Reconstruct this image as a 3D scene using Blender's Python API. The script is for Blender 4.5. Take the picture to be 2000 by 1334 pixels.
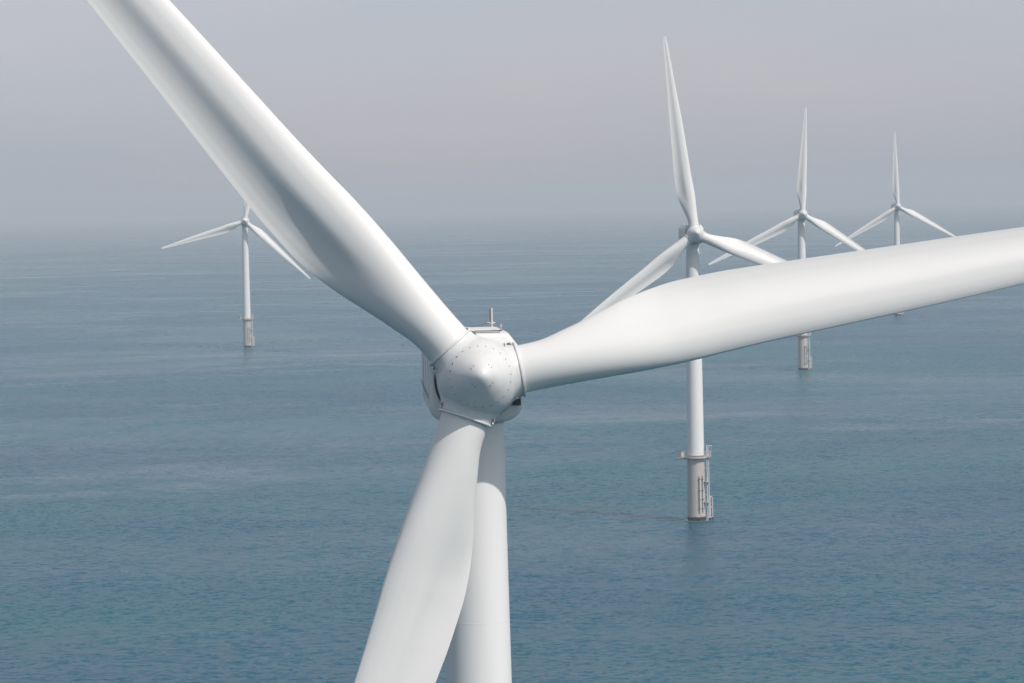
import bpy, math, random
import numpy as np
from mathutils import Matrix, Vector

R = math.radians
sc = bpy.context.scene
for o in list(bpy.data.objects):
    bpy.data.objects.remove(o)
col = sc.collection

# ------------------------------------------------------------------ camera
HC, PITCH, ROLL = 76.795, 0.049758, 0.018747
cam_d = bpy.data.cameras.new('camera')
cam_d.sensor_width = 36.0
cam_d.lens = 5555.0 / 2000.0 * 36.0
cam_d.clip_start = 0.5
cam_d.clip_end = 90000.0
cam = bpy.data.objects.new('camera', cam_d)
col.objects.link(cam)
cam.matrix_world = (Matrix.Translation((0, 0, HC)) @ Matrix.Rotation(math.pi / 2 - PITCH, 4, 'X')
                    @ Matrix.Rotation(-ROLL, 4, 'Z'))
sc.camera = cam

# ------------------------------------------------------------------ light
SUN_EL, SUN_AZ = R(47), R(49)          # azimuth measured from "behind the camera" towards the right
sdir = Vector((math.cos(SUN_EL) * math.sin(SUN_AZ), -math.cos(SUN_EL) * math.cos(SUN_AZ), math.sin(SUN_EL)))
w = bpy.data.worlds.new('World')
sc.world = w
w.use_nodes = True
wn, wl = w.node_tree.nodes, w.node_tree.links
wn.clear()
sky = wn.new('ShaderNodeTexSky')
sky.sky_type = 'NISHITA'
sky.sun_disc = False
sky.sun_elevation = SUN_EL
sky.sun_rotation = math.atan2(sdir.x, sdir.y)
sky.altitude = 0
sky.air_density = 1.0
sky.dust_density = 1.7
sky.ozone_density = 2.0
hsv = wn.new('ShaderNodeHueSaturation')
hsv.inputs['Saturation'].default_value = 0.48
wl.new(sky.outputs[0], hsv.inputs['Color'])
veil = wn.new('ShaderNodeMix')           # thin even summer overcast in front of the blue
veil.data_type = 'RGBA'
vtc = wn.new('ShaderNodeTexCoord')
vsep = wn.new('ShaderNodeSeparateXYZ')
vmr = wn.new('ShaderNodeMapRange')         # the veil thins out towards the zenith
vmr.interpolation_type = 'SMOOTHSTEP'
vmr.inputs['From Min'].default_value = 0.0
vmr.inputs['From Max'].default_value = 0.38
vmr.inputs['To Min'].default_value = 0.62
vmr.inputs['To Max'].default_value = 0.03
wl.new(vtc.outputs['Generated'], vsep.inputs[0])
wl.new(vsep.outputs['Z'], vmr.inputs['Value'])
wl.new(vmr.outputs[0], veil.inputs[0])
veil.inputs[7].default_value = (4.6, 4.7, 5.5, 1)
bg = wn.new('ShaderNodeBackground')
bg.inputs['Strength'].default_value = 0.116
wo = wn.new('ShaderNodeOutputWorld')
vmap = wn.new('ShaderNodeMapping')
vmap.inputs['Scale'].default_value = (2.2, 2.2, 9.0)
vnz = wn.new('ShaderNodeTexNoise')         # faint warm and cool unevenness of the veil
vnz.inputs['Scale'].default_value = 2.2
vnz.inputs['Detail'].default_value = 3
vcol = wn.new('ShaderNodeMix')
vcol.data_type = 'RGBA'
vcol.inputs[6].default_value = (4.15, 4.60, 5.6, 1)
vcol.inputs[7].default_value = (5.25, 4.85, 5.5, 1)
vst = wn.new('ShaderNodeMapRange')
vst.inputs['From Min'].default_value = 0.3
vst.inputs['From Max'].default_value = 0.7
wl.new(vtc.outputs['Generated'], vmap.inputs['Vector'])
wl.new(vmap.outputs[0], vnz.inputs['Vector'])
wl.new(vnz.outputs['Fac'], vst.inputs['Value'])
wl.new(vst.outputs[0], vcol.inputs[0])
wl.new(vcol.outputs[2], veil.inputs[7])
wl.new(hsv.outputs[0], veil.inputs[6])
wl.new(veil.outputs[2], bg.inputs['Color'])
wl.new(bg.outputs[0], wo.inputs['Surface'])

sun_d = bpy.data.lights.new('sun', 'SUN')
sun_d.energy = 3.25
sun_d.angle = R(0.6)
sun_d.color = (1.0, 0.955, 0.895)
sun = bpy.data.objects.new('sun', sun_d)
col.objects.link(sun)
sun.rotation_euler = sdir.to_track_quat('Z', 'Y').to_euler()
sun.location = (0, 0, 300)

sc.view_settings.view_transform = 'Standard'
sc.view_settings.look = 'None'
sc.view_settings.exposure = 0.0
sc.view_settings.gamma = 1.0
sc.view_settings.use_curve_mapping = False
sc.cycles.use_denoising = True
sc.cycles.volume_bounces = 0
sc.cycles.max_bounces = 6


# ------------------------------------------------------------------ helpers
def new_mat(name):
    m = bpy.data.materials.new(name)
    m.use_nodes = True
    nt = m.node_tree
    nt.nodes.clear()
    out = nt.nodes.new('ShaderNodeOutputMaterial')
    return m, nt, out


def paint(name, base, rough, var=0.04, scale=(0.6, 0.6, 0.15), dirt=None, dirt_amt=0.0, spec=0.5, bump=0.0):
    """Painted surface with faint streaky wear."""
    m, nt, out = new_mat(name)
    N, L = nt.nodes, nt.links
    p = N.new('ShaderNodeBsdfPrincipled')
    tc = N.new('ShaderNodeTexCoord')
    mp = N.new('ShaderNodeMapping')
    mp.inputs['Scale'].default_value = scale
    nz = N.new('ShaderNodeTexNoise')
    nz.inputs['Scale'].default_value = 1.0
    nz.inputs['Detail'].default_value = 6
    nz.inputs['Roughness'].default_value = 0.6
    L.new(tc.outputs['Object'], mp.inputs['Vector'])
    L.new(mp.outputs[0], nz.inputs['Vector'])
    mix = N.new('ShaderNodeMix')
    mix.data_type = 'RGBA'
    a = tuple(max(0, c * (1 - var)) for c in base) + (1,)
    b = tuple(min(1, c * (1 + var)) for c in base) + (1,)
    mix.inputs[6].default_value = a
    mix.inputs[7].default_value = b
    L.new(nz.outputs['Fac'], mix.inputs[0])
    src = mix.outputs[2]
    if dirt is not None:
        nz2 = N.new('ShaderNodeTexNoise')
        nz2.inputs['Scale'].default_value = 1.7
        nz2.inputs['Detail'].default_value = 8
        nz2.inputs['Roughness'].default_value = 0.7
        L.new(mp.outputs[0], nz2.inputs['Vector'])
        rmp = N.new('ShaderNodeMapRange')
        rmp.inputs['From Min'].default_value = 0.52
        rmp.inputs['From Max'].default_value = 0.75
        rmp.inputs['To Max'].default_value = dirt_amt
        L.new(nz2.outputs['Fac'], rmp.inputs['Value'])
        mx = N.new('ShaderNodeMix')
        mx.data_type = 'RGBA'
        L.new(rmp.outputs[0], mx.inputs[0])
        L.new(src, mx.inputs[6])
        mx.inputs[7].default_value = tuple(dirt) + (1,)
        src = mx.outputs[2]
    L.new(src, p.inputs['Base Color'])
    rr = N.new('ShaderNodeMapRange')
    rr.inputs['To Min'].default_value = rough - 0.06
    rr.inputs['To Max'].default_value = rough + 0.06
    L.new(nz.outputs['Fac'], rr.inputs['Value'])
    L.new(rr.outputs[0], p.inputs['Roughness'])
    p.inputs['Specular IOR Level'].default_value = spec
    if bump:
        bp = N.new('ShaderNodeBump')
        bp.inputs['Strength'].default_value = bump
        bp.inputs['Distance'].default_value = 0.05
        L.new(nz.outputs['Fac'], bp.inputs['Height'])
        L.new(bp.outputs[0], p.inputs['Normal'])
    L.new(p.outputs[0], out.inputs['Surface'])
    return m


M_BLADE = paint('gelcoat_white', (0.71, 0.70, 0.68), 0.5, 0.03, (0.6, 0.6, 0.08), (0.56, 0.55, 0.53), 0.12, spec=0.35)
M_HUB = paint('hub_white_paint', (0.67, 0.665, 0.65), 0.40, 0.04, (0.9, 0.9, 0.9), (0.42, 0.41, 0.39), 0.4)
M_TOWER = paint('tower_white_paint', (0.765, 0.755, 0.735), 0.45, 0.025, (0.5, 0.5, 0.05), (0.55, 0.54, 0.52), 0.15)
M_NAC = paint('nacelle_white_paint', (0.74, 0.73, 0.705), 0.45, 0.03, (0.5, 0.5, 0.5), (0.5, 0.48, 0.45), 0.25)
M_TP = paint('foundation_grey_paint', (0.47, 0.435, 0.41), 0.55, 0.06, (0.7, 0.7, 0.12), (0.36, 0.27, 0.23), 0.5)
M_GROWTH = paint('marine_growth', (0.02, 0.023, 0.02), 0.8, 0.4, (2, 2, 2), bump=0.6)
M_STEEL = paint('galvanised_steel', (0.42, 0.41, 0.41), 0.5, 0.08, (1, 1, 1))
M_PALE = paint('pale_steel', (0.60, 0.57, 0.56), 0.5, 0.06, (1, 1, 1))
M_DARK = paint('dark_parts_and_gap_shade', (0.025, 0.025, 0.028), 0.6, 0.2, (1, 1, 1))  # dark fittings, and the shade painted into the gap behind the hub
M_BOLT = paint('bolt_grey', (0.16, 0.155, 0.15), 0.5, 0.1, (1, 1, 1))
M_DIM = paint('dark_grey_steel', (0.12, 0.12, 0.125), 0.55, 0.1, (1, 1, 1))


class MB:
    """collects shapes and links them as one mesh object"""
    def __init__(s):
        s.v, s.f, s.m, s.n = [], [], [], 0

    def add(s, verts, faces, mi=0):
        s.v.extend([tuple(map(float, p)) for p in verts])
        for f in faces:
            s.f.append(tuple(i + s.n for i in f))
            s.m.append(mi)
        s.n += len(verts)

    def box(s, c, size, rotz=0.0, mi=0):
        cx, cy, cz = c
        hx, hy, hz = (q / 2 for q in size)
        ca, sa = math.cos(rotz), math.sin(rotz)
        vs = []
        for z in (-hz, hz):
            for x, y in ((-hx, -hy), (hx, -hy), (hx, hy), (-hx, hy)):
                vs.append((cx + x * ca - y * sa, cy + x * sa + y * ca, cz + z))
        s.add(vs, [(3, 2, 1, 0), (4, 5, 6, 7), (0, 1, 5, 4), (1, 2, 6, 5), (2, 3, 7, 6), (3, 0, 4, 7)], mi)

    def tube(s, a, b, r, n=10, mi=0, r2=None):
        a, b = Vector(a), Vector(b)
        d = (b - a).normalized()
        u = d.orthogonal().normalized()
        t = d.cross(u)
        r2 = r if r2 is None else r2
        vs = []
        for p, rr in ((a, r), (b, r2)):
            for k in range(n):
                q = 2 * math.pi * k / n
                vs.append(p + (u * math.cos(q) + t * math.sin(q)) * rr)
        fs = [(k, (k + 1) % n, n + (k + 1) % n, n + k) for k in range(n)]
        fs += [tuple(range(n - 1, -1, -1)), tuple(range(n, 2 * n))]
        s.add(vs, fs, mi)

    def path(s, pts, r, n=8, mi=0):
        for a, b in zip(pts[:-1], pts[1:]):
            s.tube(a, b, r, n, mi)

    def lathe(s, prof, n=48, axis='Z', mi=0, a0=0.0, a1=2 * math.pi, cap=False):
        """prof: (radius, height) pairs; axis Z up, or F = forward (-Y)"""
        closed = abs(a1 - a0 - 2 * math.pi) < 1e-6
        m = n if closed else n + 1
        vs, fs = [], []
        for r, h in prof:
            for k in range(m):
                q = a0 + (a1 - a0) * k / n
                x, y = r * math.cos(q), r * math.sin(q)
                vs.append((x, y, h) if axis == 'Z' else (x, -h, y))
        for i in range(len(prof) - 1):
            for k in range(n):
                a, b = i * m + k, i * m + (k + 1) % m
                fs.append((a, b, b + m, a + m))
        if cap:
            fs.append(tuple(range(m - 1, -1, -1)))
            fs.append(tuple(range((len(prof) - 1) * m, len(prof) * m)))
        s.add(vs, fs, mi)

    def build(s, name, mats, parent=None, smooth=True, angle=35):
        me = bpy.data.meshes.new(name)
        me.from_pydata(s.v, [], s.f)
        if not isinstance(mats, (list, tuple)):
            mats = [mats]
        for m in mats:
            me.materials.append(m)
        me.polygons.foreach_set('material_index', s.m)
        me.polygons.foreach_set('use_smooth', [smooth] * len(s.f))
        me.update()
        if smooth:
            me.set_sharp_from_angle(angle=R(angle))
        o = bpy.data.objects.new(name, me)
        col.objects.link(o)
        if parent is not None:
            o.parent = parent
        return o


def pol(r, deg, z):
    """point on a cylinder: deg from the camera-facing side (-Y) towards the right (+X)"""
    a = R(deg)
    return (r * math.sin(a), -r * math.cos(a), z)


# ------------------------------------------------------------------ sea
PILES = [(-2.05, 144.98), (43.1, 673.0), (127.5, 1245.2), (241.8, 1778.7), (-143.0, 1536.4)]


def sea_material():
    m, nt, out = new_mat('sea_water')
    N, L = nt.nodes, nt.links

    def math_(op, a, b=None, c=None):
        n = N.new('ShaderNodeMath')
        n.operation = op
        for i, v in enumerate((a, b, c)):
            if v is None:
                continue
            if isinstance(v, (int, float)):
                n.inputs[i].default_value = v
            else:
                L.new(v, n.inputs[i])
        return n.outputs[0]

    def noise(vec, scale, detail=3, rough=0.5, dist=0.0):
        n = N.new('ShaderNodeTexNoise')
        n.inputs['Scale'].default_value = scale
        n.inputs['Detail'].default_value = detail
        n.inputs['Roughness'].default_value = rough
        n.inputs['Distortion'].default_value = dist
        L.new(vec, n.inputs['Vector'])
        return n.outputs['Fac']

    def mapped(scale, rot=0.0, loc=(0, 0, 0)):
        n = N.new('ShaderNodeMapping')
        n.inputs['Scale'].default_value = scale
        n.inputs['Rotation'].default_value = (0, 0, R(rot))
        n.inputs['Location'].default_value = loc
        L.new(tc.outputs['Object'], n.inputs['Vector'])
        return n.outputs[0]

    tc = N.new('ShaderNodeTexCoord')
    p = N.new('ShaderNodeBsdfPrincipled')
    # wave slopes: short wind ripples, chop and a long low swell
    def slopes(vec, scale, detail, gain):
        n = N.new('ShaderNodeTexNoise')
        n.inputs['Scale'].default_value = scale
        n.inputs['Detail'].default_value = detail
        n.inputs['Roughness'].default_value = 0.55
        L.new(vec, n.inputs['Vector'])
        v = N.new('ShaderNodeVectorMath')
        v.operation = 'SUBTRACT'
        L.new(n.outputs['Color'], v.inputs[0])
        v.inputs[1].default_value = (0.5, 0.5, 0.5)
        g = N.new('ShaderNodeVectorMath')
        g.operation = 'SCALE'
        L.new(v.outputs[0], g.inputs[0])
        g.inputs['Scale'].default_value = gain
        return g.outputs[0]

    def vadd(a, b):
        v = N.new('ShaderNodeVectorMath')
        v.operation = 'ADD'
        L.new(a, v.inputs[0])
        L.new(b, v.inputs[1])
        return v.outputs[0]

    sl = vadd(slopes(mapped((0.9, 1.2, 1), 12), 1.3, 2, 1.0),
              vadd(slopes(mapped((0.85, 1.15, 1), -14), 0.5, 3, 0.9), slopes(mapped((0.6, 1.2, 1), 8), 0.04, 3, 0.22)))
    # smooth slicks: thin wandering current lines and broad patches
    l1 = noise(mapped((0.0008, 0.0019, 1), -8, (7.4, 2.3, 0)), 1.0, 4, 0.55, 1.1)
    ridge = math_('SUBTRACT', 1.0, math_('MULTIPLY', math_('ABSOLUTE', math_('SUBTRACT', l1, 0.5)), 2.0))
    mr = N.new('ShaderNodeMapRange')
    mr.interpolation_type = 'SMOOTHSTEP'
    mr.inputs['From Min'].default_value = 0.945
    mr.inputs['From Max'].default_value = 0.995
    L.new(ridge, mr.inputs['Value'])
    brk = N.new('ShaderNodeMapRange')
    brk.interpolation_type = 'SMOOTHSTEP'
    brk.inputs['From Min'].default_value = 0.38
    brk.inputs['From Max'].default_value = 0.62
    L.new(noise(mapped((0.0016, 0.004, 1), 0, (2.2, 8.1, 0)), 1.0, 4, 0.6), brk.inputs['Value'])
    frm = N.new('ShaderNodeMapRange')
    frm.inputs['From Min'].default_value = 0.36
    frm.inputs['From Max'].default_value = 0.60
    L.new(noise(mapped((0.02, 0.035, 1), 6), 1.0, 5, 0.65, 0.6), frm.inputs['Value'])
    lines = math_('MULTIPLY', math_('MULTIPLY', mr.outputs[0], brk.outputs[0]), frm.outputs[0])
    pt = N.new('ShaderNodeMapRange')
    pt.interpolation_type = 'SMOOTHSTEP'
    pt.inputs['From Min'].default_value = 0.38
    pt.inputs['From Max'].default_value = 0.68
    L.new(noise(mapped((0.0030, 0.0052, 1), -14, (1, 7, 0)), 1.0, 6, 0.62, 1.0), pt.inputs['Value'])
    patch = pt.outputs[0]
    # gusts roughen the water in soft patches, slicks calm it
    gust = math_('MULTIPLY_ADD', patch, -0.5, 1.15)
    calm = math_('MULTIPLY_ADD', lines, -0.5, 1.0)
    amp = math_('MULTIPLY', gust, calm)
    for tx, ty in PILES:                   # choppy water thrown back by each pile
        vd = N.new('ShaderNodeVectorMath')
        vd.operation = 'DISTANCE'
        L.new(mapped((1.0, 0.45, 1)), vd.inputs[0])
        vd.inputs[1].default_value = (tx, ty * 0.45, 0)
        amp = math_('ADD', amp, math_('MULTIPLY', math_('POWER', 2.718, math_('MULTIPLY', vd.outputs['Value'], -0.075)), 0.9))
    sc_ = N.new('ShaderNodeVectorMath')
    sc_.operation = 'SCALE'
    L.new(sl, sc_.inputs[0])
    L.new(amp, sc_.inputs['Scale'])
    flat = N.new('ShaderNodeVectorMath')
    flat.operation = 'MULTIPLY'
    L.new(sc_.outputs[0], flat.inputs[0])
    flat.inputs[1].default_value = (1, 1, 0)
    up = N.new('ShaderNodeVectorMath')
    up.operation = 'ADD'
    L.new(flat.outputs[0], up.inputs[0])
    up.inputs[1].default_value = (0, 0, 1)
    nn = N.new('ShaderNodeVectorMath')
    nn.operation = 'NORMALIZE'
    L.new(up.outputs[0], nn.inputs[0])
    L.new(nn.outputs[0], p.inputs['Normal'])
    # water colour: deep blue-green, suspended matter varies over hundreds of metres
    cr = N.new('ShaderNodeMapRange')
    cr.inputs['From Min'].default_value = 0.35
    cr.inputs['From Max'].default_value = 0.65
    mix = N.new('ShaderNodeMix')
    mix.data_type = 'RGBA'
    mix.inputs[6].default_value = (0.0, 0.060, 0.120, 1)
    mix.inputs[7].default_value = (0.0, 0.089, 0.120, 1)
    L.new(noise(mapped((0.0030, 0.0045, 1), 20, (5, 2, 0)), 1.0, 4, 0.55, 0.6), cr.inputs['Value'])
    L.new(cr.outputs[0], mix.inputs[0])
    foam = None
    for tx, ty in PILES:
        vd = N.new('ShaderNodeVectorMath')
        vd.operation = 'DISTANCE'
        L.new(tc.outputs['Object'], vd.inputs[0])
        vd.inputs[1].default_value = (tx, ty, 0)
        fr = N.new('ShaderNodeMapRange')
        fr.inputs['From Min'].default_value = 5.5
        fr.inputs['From Max'].default_value = 2.2
        L.new(vd.outputs['Value'], fr.inputs['Value'])
        foam = fr.outputs[0] if foam is None else math_('MAXIMUM', foam, fr.outputs[0])
    fn = N.new('ShaderNodeMapRange')
    fn.inputs['From Min'].default_value = 0.95
    fn.inputs['From Max'].default_value = 1.25
    L.new(math_('ADD', foam, math_('MULTIPLY', noise(mapped((1, 1, 1)), 1.1, 4, 0.65), 0.8)), fn.inputs['Value'])
    fm = N.new('ShaderNodeMix')
    fm.data_type = 'RGBA'
    L.new(math_('MULTIPLY', fn.outputs[0], 0.4), fm.inputs[0])
    L.new(mix.outputs[2], fm.inputs[6])
    fm.inputs[7].default_value = (0.55, 0.58, 0.58, 1)
    L.new(fm.outputs[2], p.inputs['Base Color'])
    ro = math_('MULTIPLY_ADD', patch, -0.08, 0.31)
    ro = math_('MULTIPLY_ADD', lines, -0.09, ro)
    L.new(ro, p.inputs['Roughness'])
    p.inputs['IOR'].default_value = 1.20
    p.inputs['Subsurface Weight'].default_value = 1.0
    p.inputs['Subsurface Radius'].default_value = (1, 1, 1)
    p.inputs['Subsurface Scale'].default_value = 45.0
    L.new(p.outputs[0], out.inputs['Surface'])
    return m


S = 36000.0
EARTH = 2 * 6371000.0 * 1.1            # the sea falls away with the curve of the earth
sea = MB()
gx = np.concatenate([-np.geomspace(S, 150, 60), np.geomspace(150, S, 60)])
vs = [(x, y, -max(0.0, (x * x + y * y) - 1.9e6) / EARTH) for y in gx for x in gx]
n_ = len(gx)
sea.add(vs, [(j * n_ + i, j * n_ + i + 1, (j + 1) * n_ + i + 1, (j + 1) * n_ + i) for j in range(n_ - 1) for i in range(n_ - 1)])
sea_o = sea.build('sea', sea_material(), smooth=False)
sea_o['kind'] = 'structure'
sea_o['label'] = 'calm blue-grey sea with fine ripples and pale current lines'

# ------------------------------------------------------------------ turbine prototype
HUB_Z, OVER, TILT = 68.0, 4.3, R(-6.0)


def smooth_interp(xs, ys, q):
    """monotone cubic interpolation"""
    xs, ys, q = np.asarray(xs, float), np.asarray(ys, float), np.asarray(q, float)
    d = np.diff(ys) / np.diff(xs)
    m = np.zeros(len(xs))
    m[0], m[-1] = d[0], d[-1]
    for i in range(1, len(xs) - 1):
        m[i] = 0 if d[i - 1] * d[i] <= 0 else 2 * d[i - 1] * d[i] / (d[i - 1] + d[i])
    i = np.clip(np.searchsorted(xs, q) - 1, 0, len(xs) - 2)
    hh = xs[i + 1] - xs[i]
    t = (q - xs[i]) / hh
    return ((2 * t**3 - 3 * t**2 + 1) * ys[i] + (t**3 - 2 * t**2 + t) * hh * m[i]
            + (-2 * t**3 + 3 * t**2) * ys[i + 1] + (t**3 - t**2) * hh * m[i + 1])


def make_blade(parent):
    rs = np.concatenate([np.linspace(2.08, 16, 70), np.linspace(16.4, 44, 50), np.linspace(44.2, 46.75, 22)])
    # leading and trailing edge distances from the pitch axis
    kr = [2.0, 3.0, 5.0, 6.5, 8.0, 9.5, 10.9, 12.6, 14.8, 18, 21.4, 27.9, 34, 41, 44.5, 46.0, 46.5, 46.75]
    le = [1.19, 1.19, 1.24, 1.30, 1.36, 1.38, 1.36, 1.28, 1.21, 1.17, 1.13, 0.98, 0.72, 0.48, 0.34, 0.26, 0.19, 0.03]
    te = [1.19, 1.20, 1.62, 2.04, 2.46, 2.74, 2.85, 2.83, 2.70, 2.47, 2.23, 1.79, 1.30, 0.84, 0.62, 0.46, 0.30, 0.03]
    LE, TE = smooth_interp(kr, le, rs), smooth_interp(kr, te, rs)
    tc_ = smooth_interp([2, 5, 8, 11, 15, 21, 30, 40, 47], [0.9, 0.62, 0.45, 0.36, 0.29, 0.245, 0.21, 0.185, 0.17], rs)
    tw = smooth_interp([2, 8, 11, 15, 22, 28, 35, 47], [17, 17, 13.5, 9.8, 6.3, 4.4, 2.6, 0.4], rs)
    # the pressure side is hollow towards the trailing edge, outboard of the shoulder
    gx_ = [0, .004, .02, .07, .15, .24, .33, .40, .48, .55, .63, .75, .85, .92, 1.0]
    gy_ = [0, .10, .24, .54, .82, .97, 1.0, .97, .80, .56, .29, .03, -.06, -.06, 0]
    wq = np.clip((rs - 2.5) / (10.2 - 2.5), 0, 1)
    W = wq * wq * (3 - 2 * wq)
    vq = np.clip((rs - 5.2) / (12.5 - 5.2), 0, 1)
    V = vq * vq * (3 - 2 * vq)
    n = 96
    ph = np.linspace(0, 2 * np.pi, n, endpoint=False)
    x = (1 + np.cos(ph)) / 2
    sg = np.sign(np.sin(ph))
    verts = []
    stretch = np.clip((rs - 12) / 34.75, 0, 1)
    LE, TE = LE * (1 + 0.07 * stretch), TE * (1 + 0.07 * stretch)
    rz_ = rs + 0.35 * stretch
    G = smooth_interp(gx_, gy_, x)
    for r, rz, a, b, t, th, wt, hv in zip(rs, rz_, LE, TE, tc_, tw, W, V):
        c = a + b
        yt = 5 * t * (0.2969 * np.sqrt(x) - 0.1260 * x - 0.3516 * x**2 + 0.2843 * x**3 - 0.1015 * x**4)
        yt = yt + 0.004 * x
        up = yt * 1.08 + 0.02 * x * (1 - x)
        lowr = -(yt * (1 - hv) + (0.41 * t * G + 0.003 * x) * hv)
        ya = np.where(sg >= 0, up, lowr) * c
        yb = 1.19 * np.sin(ph)
        y = (1 - wt) * yb + wt * ya
        X = a - c * x
        q = R(-th)
        xx = X * math.cos(q) - y * math.sin(q)
        yy = X * math.sin(q) + y * math.cos(q)
        bend = -0.8 * (max(r - 6, 0) / 40.7)**2
        for u, v in zip(xx, yy):
            verts.append((u, v + bend, rz))
    faces = []
    m = len(rs)
    for i in range(m - 1):
        for k in range(n):
            k2 = (k + 1) % n
            faces.append((i * n + k, i * n + k2, (i + 1) * n + k2, (i + 1) * n + k))
    faces.append(tuple(range((m - 1) * n, m * n)))
    faces.append(tuple(range(n - 1, -1, -1)))
    b = MB()
    b.add(verts, [f[::-1] for f in faces])
    o = b.build('blade', M_BLADE, parent, angle=50)
    # root flange ring with its latch boxes
    g = MB()
    g.lathe([(1.20, 2.02), (1.37, 2.02), (1.395, 2.04), (1.395, 2.11), (1.37, 2.13), (1.20, 2.13)], 96)
    g.build('root_flange', M_HUB, o)
    return o


def surface_nets(D, org, h):
    """quad mesh of the zero level of a sampled distance field"""
    nx, ny, nz = D.shape
    ins = D < 0
    corners = [(i, j, k) for i in (0, 1) for j in (0, 1) for k in (0, 1)]
    sl = lambda c: (slice(c[0], nx - 1 + c[0]), slice(c[1], ny - 1 + c[1]), slice(c[2], nz - 1 + c[2]))
    cnt = sum(ins[sl(c)].astype(int) for c in corners)
    act = (cnt > 0) & (cnt < 8)
    idx = -np.ones(act.shape, int)
    idx[act] = np.arange(act.sum())
    acc = np.zeros(act.shape + (3,))
    num = np.zeros(act.shape)
    for a in corners:
        for ax in range(3):
            if a[ax] == 0:
                b = list(a)
                b[ax] = 1
                d0, d1 = D[sl(a)], D[sl(b)]
                cr = (d0 < 0) != (d1 < 0)
                t = np.where(cr, d0 / np.where(cr, d0 - d1, 1), 0)
                for q in range(3):
                    acc[..., q] += np.where(cr, a[q] + (t if q == ax else 0), 0)
                num += cr
    cell = np.argwhere(act)
    verts = (cell + acc[act] / num[act][:, None]) * h + np.array(org)
    faces = []
    for ax in range(3):
        b, c = (ax + 1) % 3, (ax + 2) % 3
        s0 = [slice(1, -1)] * 3
        s0[ax] = slice(0, -1)
        s1 = list(s0)
        s1[ax] = slice(1, None)
        A, B = ins[tuple(s0)], ins[tuple(s1)]
        off = np.array([q.start for q in s0])
        for pos in np.argwhere(A != B):
            p = pos + off
            e = np.eye(3, dtype=int)
            q = [tuple(p - e[b] - e[c]), tuple(p - e[c]), tuple(p), tuple(p - e[b])]
            f = [int(idx[k]) for k in q]
            if min(f) < 0:
                continue
            faces.append(tuple(f) if A[tuple(pos)] else tuple(f[::-1]))
    return verts, faces


def smin(a, b, k):
    hh = np.clip(0.5 + 0.5 * (b - a) / k, 0, 1)
    return b * (1 - hh) + a * hh - k * hh * (1 - hh)


NOSE = [(1.985, 0.30), (1.975, 0.62), (1.92, 0.90), (1.80, 1.20), (1.52, 1.68), (1.30, 1.99), (1.06, 2.30), (0.80, 2.61),
        (0.55, 2.89), (0.34, 3.08), (0.18, 3.18), (0.07, 3.215), (0.0, 3.22)]


def make_hub(parent):
    h = 0.07
    lo, hi, front = -2.45, 2.45, -3.4
    ax = np.arange(lo, hi, h)
    X, Y, Z = np.meshgrid(ax, np.arange(front, 1.8, h), ax, indexing='ij')
    rho = np.sqrt(X**2 + Z**2)
    f = -Y
    nf, nr = [p[1] for p in NOSE], [p[0] - 0.035 for p in NOSE]
    prof = np.interp(f, [-1.5, -1.2, -0.5, 0.25] + nf + [4.4], [1.86, 1.98, 2.04, 2.03] + nr + [-1.0])
    body = np.maximum((rho - prof) * np.where(f > 1.0, 0.78, 0.95), -f - 1.45)
    d = body
    for k in range(3):
        a = 2 * math.pi * k / 3
        u = (math.sin(a), math.cos(a))
        al = X * u[0] + Z * u[1]
        pe = np.sqrt(np.maximum(rho**2 - al**2, 0) + Y**2)
        cyl = np.maximum(pe - 1.33, np.maximum(al - 2.03, -al))
        d = smin(d, cyl, 0.42)
    v, fc = surface_nets(d, (lo, front, lo), h)
    b = MB()
    b.add(v, fc)
    o = b.build('hub', M_HUB, parent, angle=40)
    # latch boxes beside each blade flange
    for k in range(3):
        a = 2 * math.pi * k / 3
        for sx in (-1, 1):
            g = MB()
            g.box((0, 0, 0), (0.09, 0.26, 0.34))
            g.box((0.0, -0.135, 0.0), (0.045, 0.02, 0.15), mi=1)
            q = g.build('latch_box', [M_HUB, M_DARK], o, smooth=False)
            q.matrix_local = Matrix.Rotation(a, 4, 'Y') @ Matrix.Translation((sx * 1.36, -0.35, 1.80))
    g = MB()
    g.lathe([(1.72, -1.40), (1.72, -1.50), (2.10, -1.52), (2.10, -1.80), (0.6, -1.80)], 96, 'F')
    g.build('gap_shade_ring', M_DARK, o)  # dark-coloured ring paints in the shade of the gap between hub and nacelle
    for a in (84,):
        g = MB()
        g.path([(-0.22, 0, 0.14), (0, -0.06, 0), (0.22, 0, 0.14)], 0.022)
        q = g.build('lifting_eye', M_DIM, o)
        q.matrix_local = Matrix.Rotation(R(a), 4, 'Y') @ Matrix.Translation((0, -0.72, 1.95))
    return o


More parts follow.
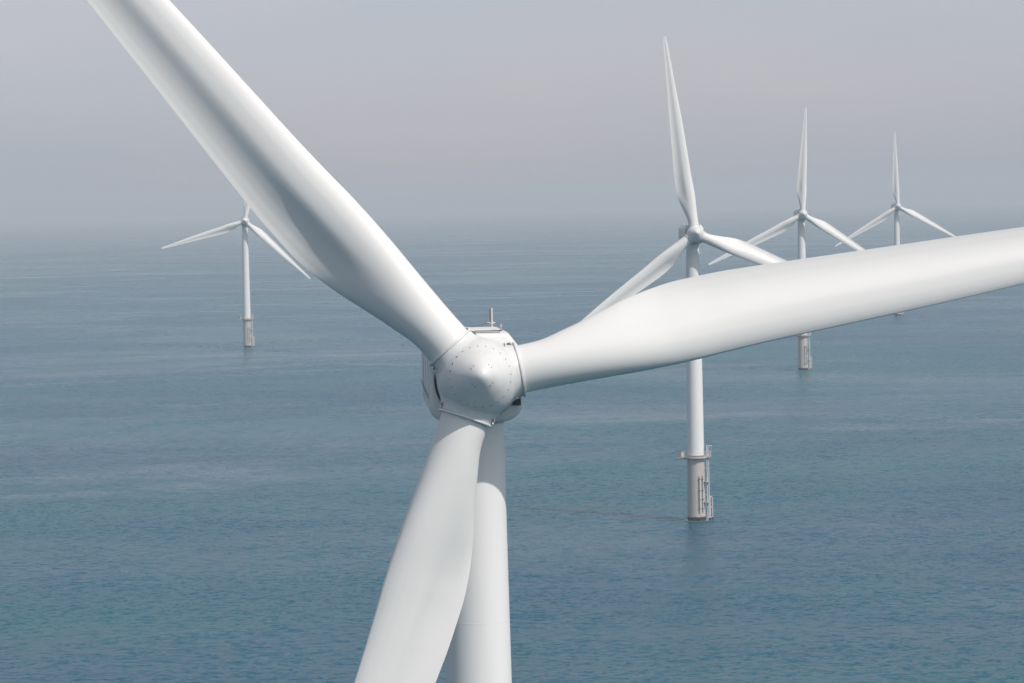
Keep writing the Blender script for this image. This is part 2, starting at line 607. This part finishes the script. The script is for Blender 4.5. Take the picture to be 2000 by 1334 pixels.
def make_nose(parent):
    fwd = [p[1] for p in NOSE]
    t = np.linspace(0, len(NOSE) - 1, 60)
    rr = smooth_interp(range(len(NOSE)), [p[0] for p in NOSE], t)
    ff = smooth_interp(range(len(NOSE)), fwd, t)
    b = MB()
    b.lathe(list(zip(rr, ff)), 128, 'F')
    rng = random.Random(3)

    def stud(r, ang, rad, mi=1):
        fz = float(np.interp(-r, -np.array([p[0] for p in NOSE]), np.array(fwd)))
        dr = 0.05
        f2 = float(np.interp(-(r - dr), -np.array([p[0] for p in NOSE]), np.array(fwd)))
        nrm = Vector((f2 - fz, 0, dr)).normalized()   # (radial, -, forward)
        ca, sa = math.cos(ang), math.sin(ang)
        pos = Vector((r * ca, -fz, r * sa))
        nn = Vector((nrm.x * ca, -nrm.z, nrm.x * sa))
        b.tube(pos - nn * 0.03, pos + nn * 0.02, rad, 8, mi)

    for k in range(24):
        a = 2 * math.pi * k / 24 + 0.06
        stud(1.50, a, 0.042 if k in (9, 10, 11) else 0.027)
    for k in range(4):
        a = math.pi / 4 + math.pi / 2 * k + 0.05
        stud(0.62, a - 0.14, 0.03)
        stud(0.62, a + 0.14, 0.03)
    o = b.build('nose_cone', [M_HUB, M_BOLT], parent, angle=40)
    # small raised panel low on the nose
    g = MB()
    n1, n2 = 10, 8
    vs, fs = [], []
    for j in range(n2 + 1):
        r = 1.52 + 0.32 * j / n2
        for i in range(n1 + 1):
            a = R(-90) + (i / n1 - 0.5) * (0.24 + 0.14 * j / n2)
            fz = float(np.interp(-r, -np.array([p[0] for p in NOSE]), np.array(fwd))) + 0.016
            vs.append((r * math.cos(a), -fz, (r + 0.012) * math.sin(a)))
    for j in range(n2):
        for i in range(n1):
            q = j * (n1 + 1) + i
            fs.append((q, q + 1, q + n1 + 2, q + n1 + 1))
    g.add(vs, fs)
    g.build('raised_panel', M_HUB, o)
    return o


def make_nacelle(parent):
    """local frame: rotor centre at the origin, +Y towards the tail"""
    def sect(hw, top, bot, ct, rb, n=7):
        """rounded box with chamfered roof edges"""
        poly = [(-hw, bot, rb), (hw, bot, rb), (hw, top - ct * 1.3, 0.22), (hw - ct, top, 0.16),
                (-hw + ct, top, 0.16), (-hw, top - ct * 1.3, 0.22)]
        pts = []
        for k, (px, pz, rad) in enumerate(poly):
            p = Vector((px, pz))
            a = (Vector(poly[k - 1][:2]) - p).normalized()
            b = (Vector(poly[(k + 1) % 6][:2]) - p).normalized()
            half = math.acos(max(-1, min(1, a.dot(b)))) / 2
            t = rad / math.tan(half)
            c = p + (a + b).normalized() * (rad / math.sin(half))
            v0, v1 = p + a * t - c, p + b * t - c
            ang = math.atan2(v0.x * v1.y - v0.y * v1.x, v0.dot(v1))
            for q in range(n + 1):
                w_ = ang * q / n
                pts.append((c.x + v0.x * math.cos(w_) - v0.y * math.sin(w_), c.y + v0.x * math.sin(w_) + v0.y * math.cos(w_)))
        return pts
    st = [(1.74, 2.12, 1.93, -2.08, 0.58, 0.85), (1.78, 2.20, 2.0, -2.16, 0.60, 0.87), (1.90, 2.29, 2.07, -2.26, 0.63, 0.9),
          (2.1, 2.34, 2.12, -2.34, 0.65, 0.95), (3.2, 2.36, 2.14, -2.38, 0.66, 0.95), (9.5, 2.34, 2.10, -2.20, 0.66, 0.95),
          (11.0, 2.28, 2.05, -1.90, 0.66, 0.9), (11.6, 2.05, 1.90, -1.60, 0.62, 0.8), (11.75, 1.85, 1.72, -1.42, 0.58, 0.75)]
    b = MB()
    vs, fs = [], []
    for y, *a in st:
        pts = sect(*a)
        vs += [(p[0], y, p[1]) for p in pts]
    m = len(pts)
    for i in range(len(st) - 1):
        for k in range(m):
            k2 = (k + 1) % m
            fs.append((i * m + k, (i + 1) * m + k, (i + 1) * m + k2, i * m + k2))
    fs.append(tuple(range(m)))
    fs.append(tuple(range(len(vs) - 1, len(vs) - m - 1, -1)))
    b.add(vs, [f[::-1] for f in fs])
    o = b.build('nacelle', M_NAC, parent, angle=30)
    T = 2.12
    # thin cover joints and stay wires on the sides
    for sx in (-1, 1):
        for y in (2.6, 5.2, 7.4):
            g = MB()
            g.box((sx * 2.355, y, -0.15), (0.02, 0.03, 2.4))
            g.build('cover_joint', M_STEEL, o, smooth=False)
        for dz in (0, -0.15):
            g = MB()
            g.tube((sx * 2.40, 1.95, -0.95 + dz), (sx * 2.40, 9.2, -0.55 + dz), 0.014)
            g.build('side_wire', M_DIM, o)
    g = MB()
    g.box((2.02, 1.84, -1.20), (0.42, 0.55, 0.62))
    g.build('cooling_vent', M_DARK, o, smooth=False)
    # roof fittings
    g = MB()
    g.box((0.20, 3.5, T + 0.06), (2.5, 0.10, 0.05))
    g.box((0.35, 2.4, T + 0.02), (1.9, 0.06, 0.05))
    for x in (-0.95, -0.5, 1.43):
        g.box((x, 3.5, T + 0.02), (0.14, 0.16, 0.14))
    g.box((-0.6, 3.8, T + 0.12), (0.75, 0.5, 0.16))
    g.build('roof_rail', M_DIM, o, smooth=False)
    g = MB()
    g.box((0.05, 6.2, T + 0.03), (1.9, 2.4, 0.09))
    g.build('roof_hatch', M_NAC, o, smooth=False)
    g = MB()
    g.tube((1.46, 3.9, T - 0.05), (1.46, 3.9, T + 0.32), 0.05)
    g.tube((1.46, 3.9, T + 0.20), (1.46, 3.9, T + 0.38), 0.08)
    g.tube((1.46, 3.9, T + 0.05), (1.46, 3.4, T + 0.02), 0.035)
    g.build('warning_lamp', M_STEEL, o)
    g = MB()
    mx = 1.42
    g.tube((mx, 9.6, T - 0.1), (mx, 9.6, T + 0.98), 0.055, 12)
    g.tube((mx - 0.085, 9.6, T + 0.2), (mx - 0.085, 9.6, T + 0.93), 0.03, 10, mi=1)
    g.tube((mx - 0.25, 9.6, T + 0.20), (mx + 0.2, 9.6, T + 0.20), 0.035)
    g.tube((mx, 9.6, T + 0.12), (mx, 9.6, T + 0.26), 0.10, 12)
    g.tube((mx - 0.12, 9.6, T + 0.2), (mx - 1.1, 9.4, T + 0.0), 0.025, mi=1)
    g.build('weather_mast', [M_PALE, M_DIM], o)
    return o


def make_turbine():
    root = bpy.data.objects.new('wind_turbine', None)
    root.empty_display_size = 3
    col.objects.link(root)
    # tower
    prof = [(1.99, 15.35), (1.97, 21.0), (1.86, 37.0), (1.70, 53.0), (1.60, 61.0), (1.56, 66.0)]
    zs = np.linspace(15.35, 66.0, 40)
    rz = smooth_interp([p[1] for p in prof], [p[0] for p in prof], zs)
    b = MB()
    b.lathe(list(zip(rz, zs)), 72, cap=True)
    tower = b.build('tower', M_TOWER, root)
    for z in (21.5, 33.0, 44.5, 55.35, 59.05):
        r = float(np.interp(z, zs, rz))
        g = MB()
        g.lathe([(r - 0.02, z - 0.03), (r + 0.005, z - 0.02), (r + 0.005, z + 0.02), (r - 0.02, z + 0.03)], 72)
        g.build('seam_ring', M_TOWER, tower)
    g = MB()
    g.lathe([(1.99, 15.36), (2.10, 15.36), (2.10, 15.52), (1.99, 15.52)], 72)
    g.build('base_flange', M_STEEL, tower)
    g = MB()
    g.lathe([(1.5, 65.45), (1.66, 65.5), (1.66, 65.9), (1.5, 65.9)], 72)
    g.build('yaw_ring', M_STEEL, tower)
    # foundation piece
    b = MB()
    b.lathe([(2.16, -8), (2.16, 1.0), (2.13, 6.0), (2.08, 14.2), (2.08, 15.0)], 72, cap=True)
    tp = b.build('foundation', M_TP, root)
    g = MB()
    k = 72
    rng = random.Random(5)
    top = [0.75 + 0.30 * rng.random() for _ in range(k)]
    vs, fs = [], []
    for j, zf in enumerate((-3.0, 0.0, 1.0)):
        for i in range(k):
            a = 2 * math.pi * i / k
            z = zf if j < 1 else (0.0 if j == 1 else top[i])
            vs.append((2.185 * math.cos(a), 2.185 * math.sin(a), z))
    for j in range(2):
        for i in range(k):
            fs.append((j * k + i, j * k + (i + 1) % k, (j + 1) * k + (i + 1) % k, (j + 1) * k + i))
    g.add(vs, fs)
    g.build('marine_growth', M_GROWTH, tp)
    for deg, z0, z1 in ((19, 1.9, 10.7), (42, 2.0, 10.9)):
        g = MB()
        g.tube(pol(2.30, deg, z0), pol(2.26, deg, z1), 0.12, 10)
        g.tube(pol(2.34, deg - 5.5, z0 + 0.1), pol(2.28, deg - 5.5, z1 - 0.2), 0.055, 8, mi=1)
        for z in (2.9, 5.1, 7.2, 9.9):
            g.box(pol(2.24, deg - 2, z), (0.50, 0.34, 0.20), R(deg), mi=1)
        g.build('cable_tube', [M_PALE, M_DIM], tp)
    # ladder with its cage rails
    g = MB()
    for deg in (70, 78):
        g.tube(pol(2.75, deg, 0.3), pol(2.70, deg, 15.0), 0.075, 8)
    for z in np.arange(0.6, 15, 0.35):
        g.tube(pol(2.75, 70, z), pol(2.75, 78, z), 0.03, 6)
    for z in (1.2, 4.3, 9.2, 12.4):
        for deg in (70, 78):
            g.tube(pol(2.0, deg, z), pol(2.75, deg, z), 0.06, 6)
    g.build('ladder', M_PALE, tp)
    for z, w_ in ((9.25, 0.75), (4.35, 0.65)):
        g = MB()
        for dq in (56, 62, 68):
            g.box(pol(2.55, dq, z), (0.36, 1.0, 0.12), R(dq))
        g.box(pol(2.95, 60, z - 0.45), (0.4, 0.12, 0.75), R(60), mi=1)
        g.tube(pol(3.0, 55, z), pol(3.0, 55, z + 1.0), 0.04)
        g.tube(pol(3.0, 66, z), pol(3.0, 66, z + 1.0), 0.04)
        g.tube(pol(3.0, 55, z + 1.0), pol(3.0, 66, z + 1.0), 0.04)
        g.build('rest_platform', [M_PALE, M_DIM], tp)
    for deg, zt, r in ((84, 15.0, 3.02), (88, 5.6, 3.25), (96, 5.2, 3.85)):
        g = MB()
        g.tube(pol(r, deg, -2.5), pol(r, deg, zt), 0.13, 12)
        g.path([pol(r, deg, zt), pol(r - 0.5, deg, zt + 0.35), pol(2.0, deg, zt + 0.35)] if zt < 10 else
               [pol(r, deg, zt - 0.3), pol(2.0, deg, zt - 0.3)], 0.11, 10)
        for z in (0.6, 3.0):
            g.tube(pol(2.0, deg, z), pol(r, deg, z), 0.11, 10)
        g.tube(pol(r, deg, -2.5), pol(r, deg, 0.55), 0.15, 12, mi=1)
        g.build('fender_pipe', [M_PALE, M_GROWTH], tp)
    # access platform
    g = MB()
    g.lathe([(2.0, 14.82), (2.95, 14.82), (2.98, 14.85), (2.98, 15.20), (2.95, 15.22), (2.0, 15.22)], 64)
    for x0, x1, hy in ((-4.55, -2.0, 1.25), (2.0, 3.55, 1.2)):
        g.box(((x0 + x1) / 2, -0.1, 15.113), (x1 - x0, 2 * hy, 0.216))
    for k in range(12):
        a = 2 * math.pi * k / 12 + 0.2
        rm = 2.5
        g.box((rm * math.cos(a), rm * math.sin(a), 14.68), (0.85, 0.08, 0.27), a)
    for y in (-1.1, 0.9):
        g.box((-3.3, y, 14.84), (2.4, 0.12, 0.31))
    pf = g.build('access_platform', M_STEEL, root, smooth=True, angle=30)
    g = MB()
    segs = [(a, 2.92) for a in range(-68, 69, 17)] + [(a, 2.92) for a in range(112, 249, 17)]
    for a, r in segs:
        g.tube(pol(r, a, 15.2), pol(r, a, 16.35), 0.03, 6)
    for z in (15.75, 16.35):
        for lst in (range(-68, 68, 17), range(112, 248, 17)):
            for a in lst:
                g.tube(pol(2.92, a, z), pol(2.92, a + 17, z), 0.022, 6)
    for x0, x1, hy in ((-4.5, -2.7, 1.3), (2.7, 3.5, 1.25)):
        xs = sorted((x0, x1), key=abs)
        pts = [(xs[0], -hy - 0.02, 0), (xs[1], -hy - 0.02, 0), (xs[1], 0, 0), (xs[1], hy - 0.15, 0), (xs[0], hy - 0.15, 0)]
        for p in pts:
            g.tube((p[0], p[1], 15.2), (p[0], p[1], 16.4), 0.035, 6)
        for z in (15.6, 16.0, 16.4):
            g.path([(p[0], p[1], z) for p in pts], 0.028, 6)
    g.build('railing', M_PALE, pf)
    g = MB()
    g.box((-4.46, -0.1, 16.08), (0.05, 2.3, 1.65))
    g.box((-4.0, -1.28, 16.0), (0.90, 0.05, 1.5))
    g.build('mesh_panel', M_DIM, pf, smooth=False)
    g = MB()
    g.box((-3.25, 0.2, 15.7), (0.9, 1.0, 0.95))
    g.box((-3.25, 0.2, 16.2), (0.98, 1.08, 0.08))
    g.build('equipment_box', M_PALE, pf, smooth=False)
    g = MB()
    g.tube((2.55, -1.0, 15.2), (2.55, -1.0, 17.75), 0.14, 12)
    g.tube((2.95, -0.9, 15.2), (2.95, -0.9, 17.4), 0.07, 10)
    g.box((3.1, -1.0, 17.72), (1.5, 0.20, 0.18))
    g.tube((2.55, -1.0, 16.6), (3.3, -1.0, 17.65), 0.07, 10)
    g.tube((3.7, -1.0, 17.6), (3.7, -1.0, 16.3), 0.03, 6)
    g.box((2.75, -1.05, 15.6), (0.5, 0.5, 0.6))
    g.build('davit_crane', M_PALE, pf)
    # head
    make_nacelle(root)
    hub = make_hub(root)
    make_nose(hub)
    b0 = make_blade(root)
    for k in (1, 2):
        copy_tree(b0, root)
    return root


def children(o):
    return [c for c in bpy.data.objects if c.parent == o]


def copy_tree(o, parent=None):
    c = o.copy()
    col.objects.link(c)
    if parent is not None:
        c.parent = parent
    for ch in children(o):
        copy_tree(ch, c)
    return c


def pose(root, x, y, yaw, phase, tp_rot=0.0):
    """stand the turbine at (x, y), turn its head by yaw and its rotor by phase (clockwise seen from the front)"""
    root.location = (x, y, 0)
    head = Matrix.Translation((0, 0, HUB_Z)) @ Matrix.Rotation(R(yaw), 4, 'Z') @ Matrix.Translation((0, -OVER, 0))
    rot = head @ Matrix.Rotation(TILT, 4, 'X')
    k = 0
    for c in children(root):
        kind = c.name.split('.')[0]
        if kind == 'nacelle':
            c.matrix_local = head
        elif kind == 'hub':
            c.matrix_local = rot @ Matrix.Rotation(R(phase), 4, 'Y')
            for q in children(c):
                if q.name.split('.')[0] == 'nose_cone':
                    q.matrix_local = Matrix.Rotation(R(-phase), 4, 'Y')
        elif kind == 'blade':
            c.matrix_local = rot @ Matrix.Rotation(R(phase + 120 * k), 4, 'Y')
            k += 1


TURBINES = [
    (-2.05, 144.98, 4.5, -40.5, 'huge white wind turbine nearest the viewer, bolted nose cone and blades filling the picture'),
    (43.1, 673.0, 5.0, -7.1, 'tall white wind turbine whose whole grey foundation stands right of the big blades'),
    (127.5, 1245.2, 3.0, 3.4, 'distant wind turbine between the tall right one and the smallest, big blade across its tower'),
    (241.8, 1778.7, 3.0, -0.7, 'smallest, most distant white wind turbine, foundation almost wholly hidden by the big blade'),
    (-143.0, 1536.4, 6.0, 13.0, 'lone distant white wind turbine left of the big hub, upper blade behind the big blade'),
]
proto = make_turbine()
for i, (x, y, yaw, phase, label) in enumerate(TURBINES):
    t = proto if i == 0 else copy_tree(proto)
    t['label'] = label
    t['category'] = 'wind turbine'
    t['group'] = 'wind turbines standing in the sea'
    pose(t, x, y, yaw, phase)

# ------------------------------------------------------------------ haze
hz = MB()
HB, HT = -(2 * S * S) / EARTH - 1.0, 128.0
hz.box((0, 0, (HB + HT) / 2), (2 * S + 400, 2 * S + 400, HT - HB))
hm, hnt, hout = new_mat('sea_haze')
pv = hnt.nodes.new('ShaderNodeVolumePrincipled')
pv.inputs['Color'].default_value = (0.83, 0.92, 0.985, 1)
pv.inputs['Density'].default_value = 0.000185
pv.inputs['Density Attribute'].default_value = ''
pv.inputs['Anisotropy'].default_value = 0.0
hnt.links.new(pv.outputs[0], hout.inputs['Volume'])
hz_o = hz.build('haze', hm, smooth=False)
hz_o['kind'] = 'stuff'
hz_o['label'] = 'pale summer haze lying over the sea towards the horizon'
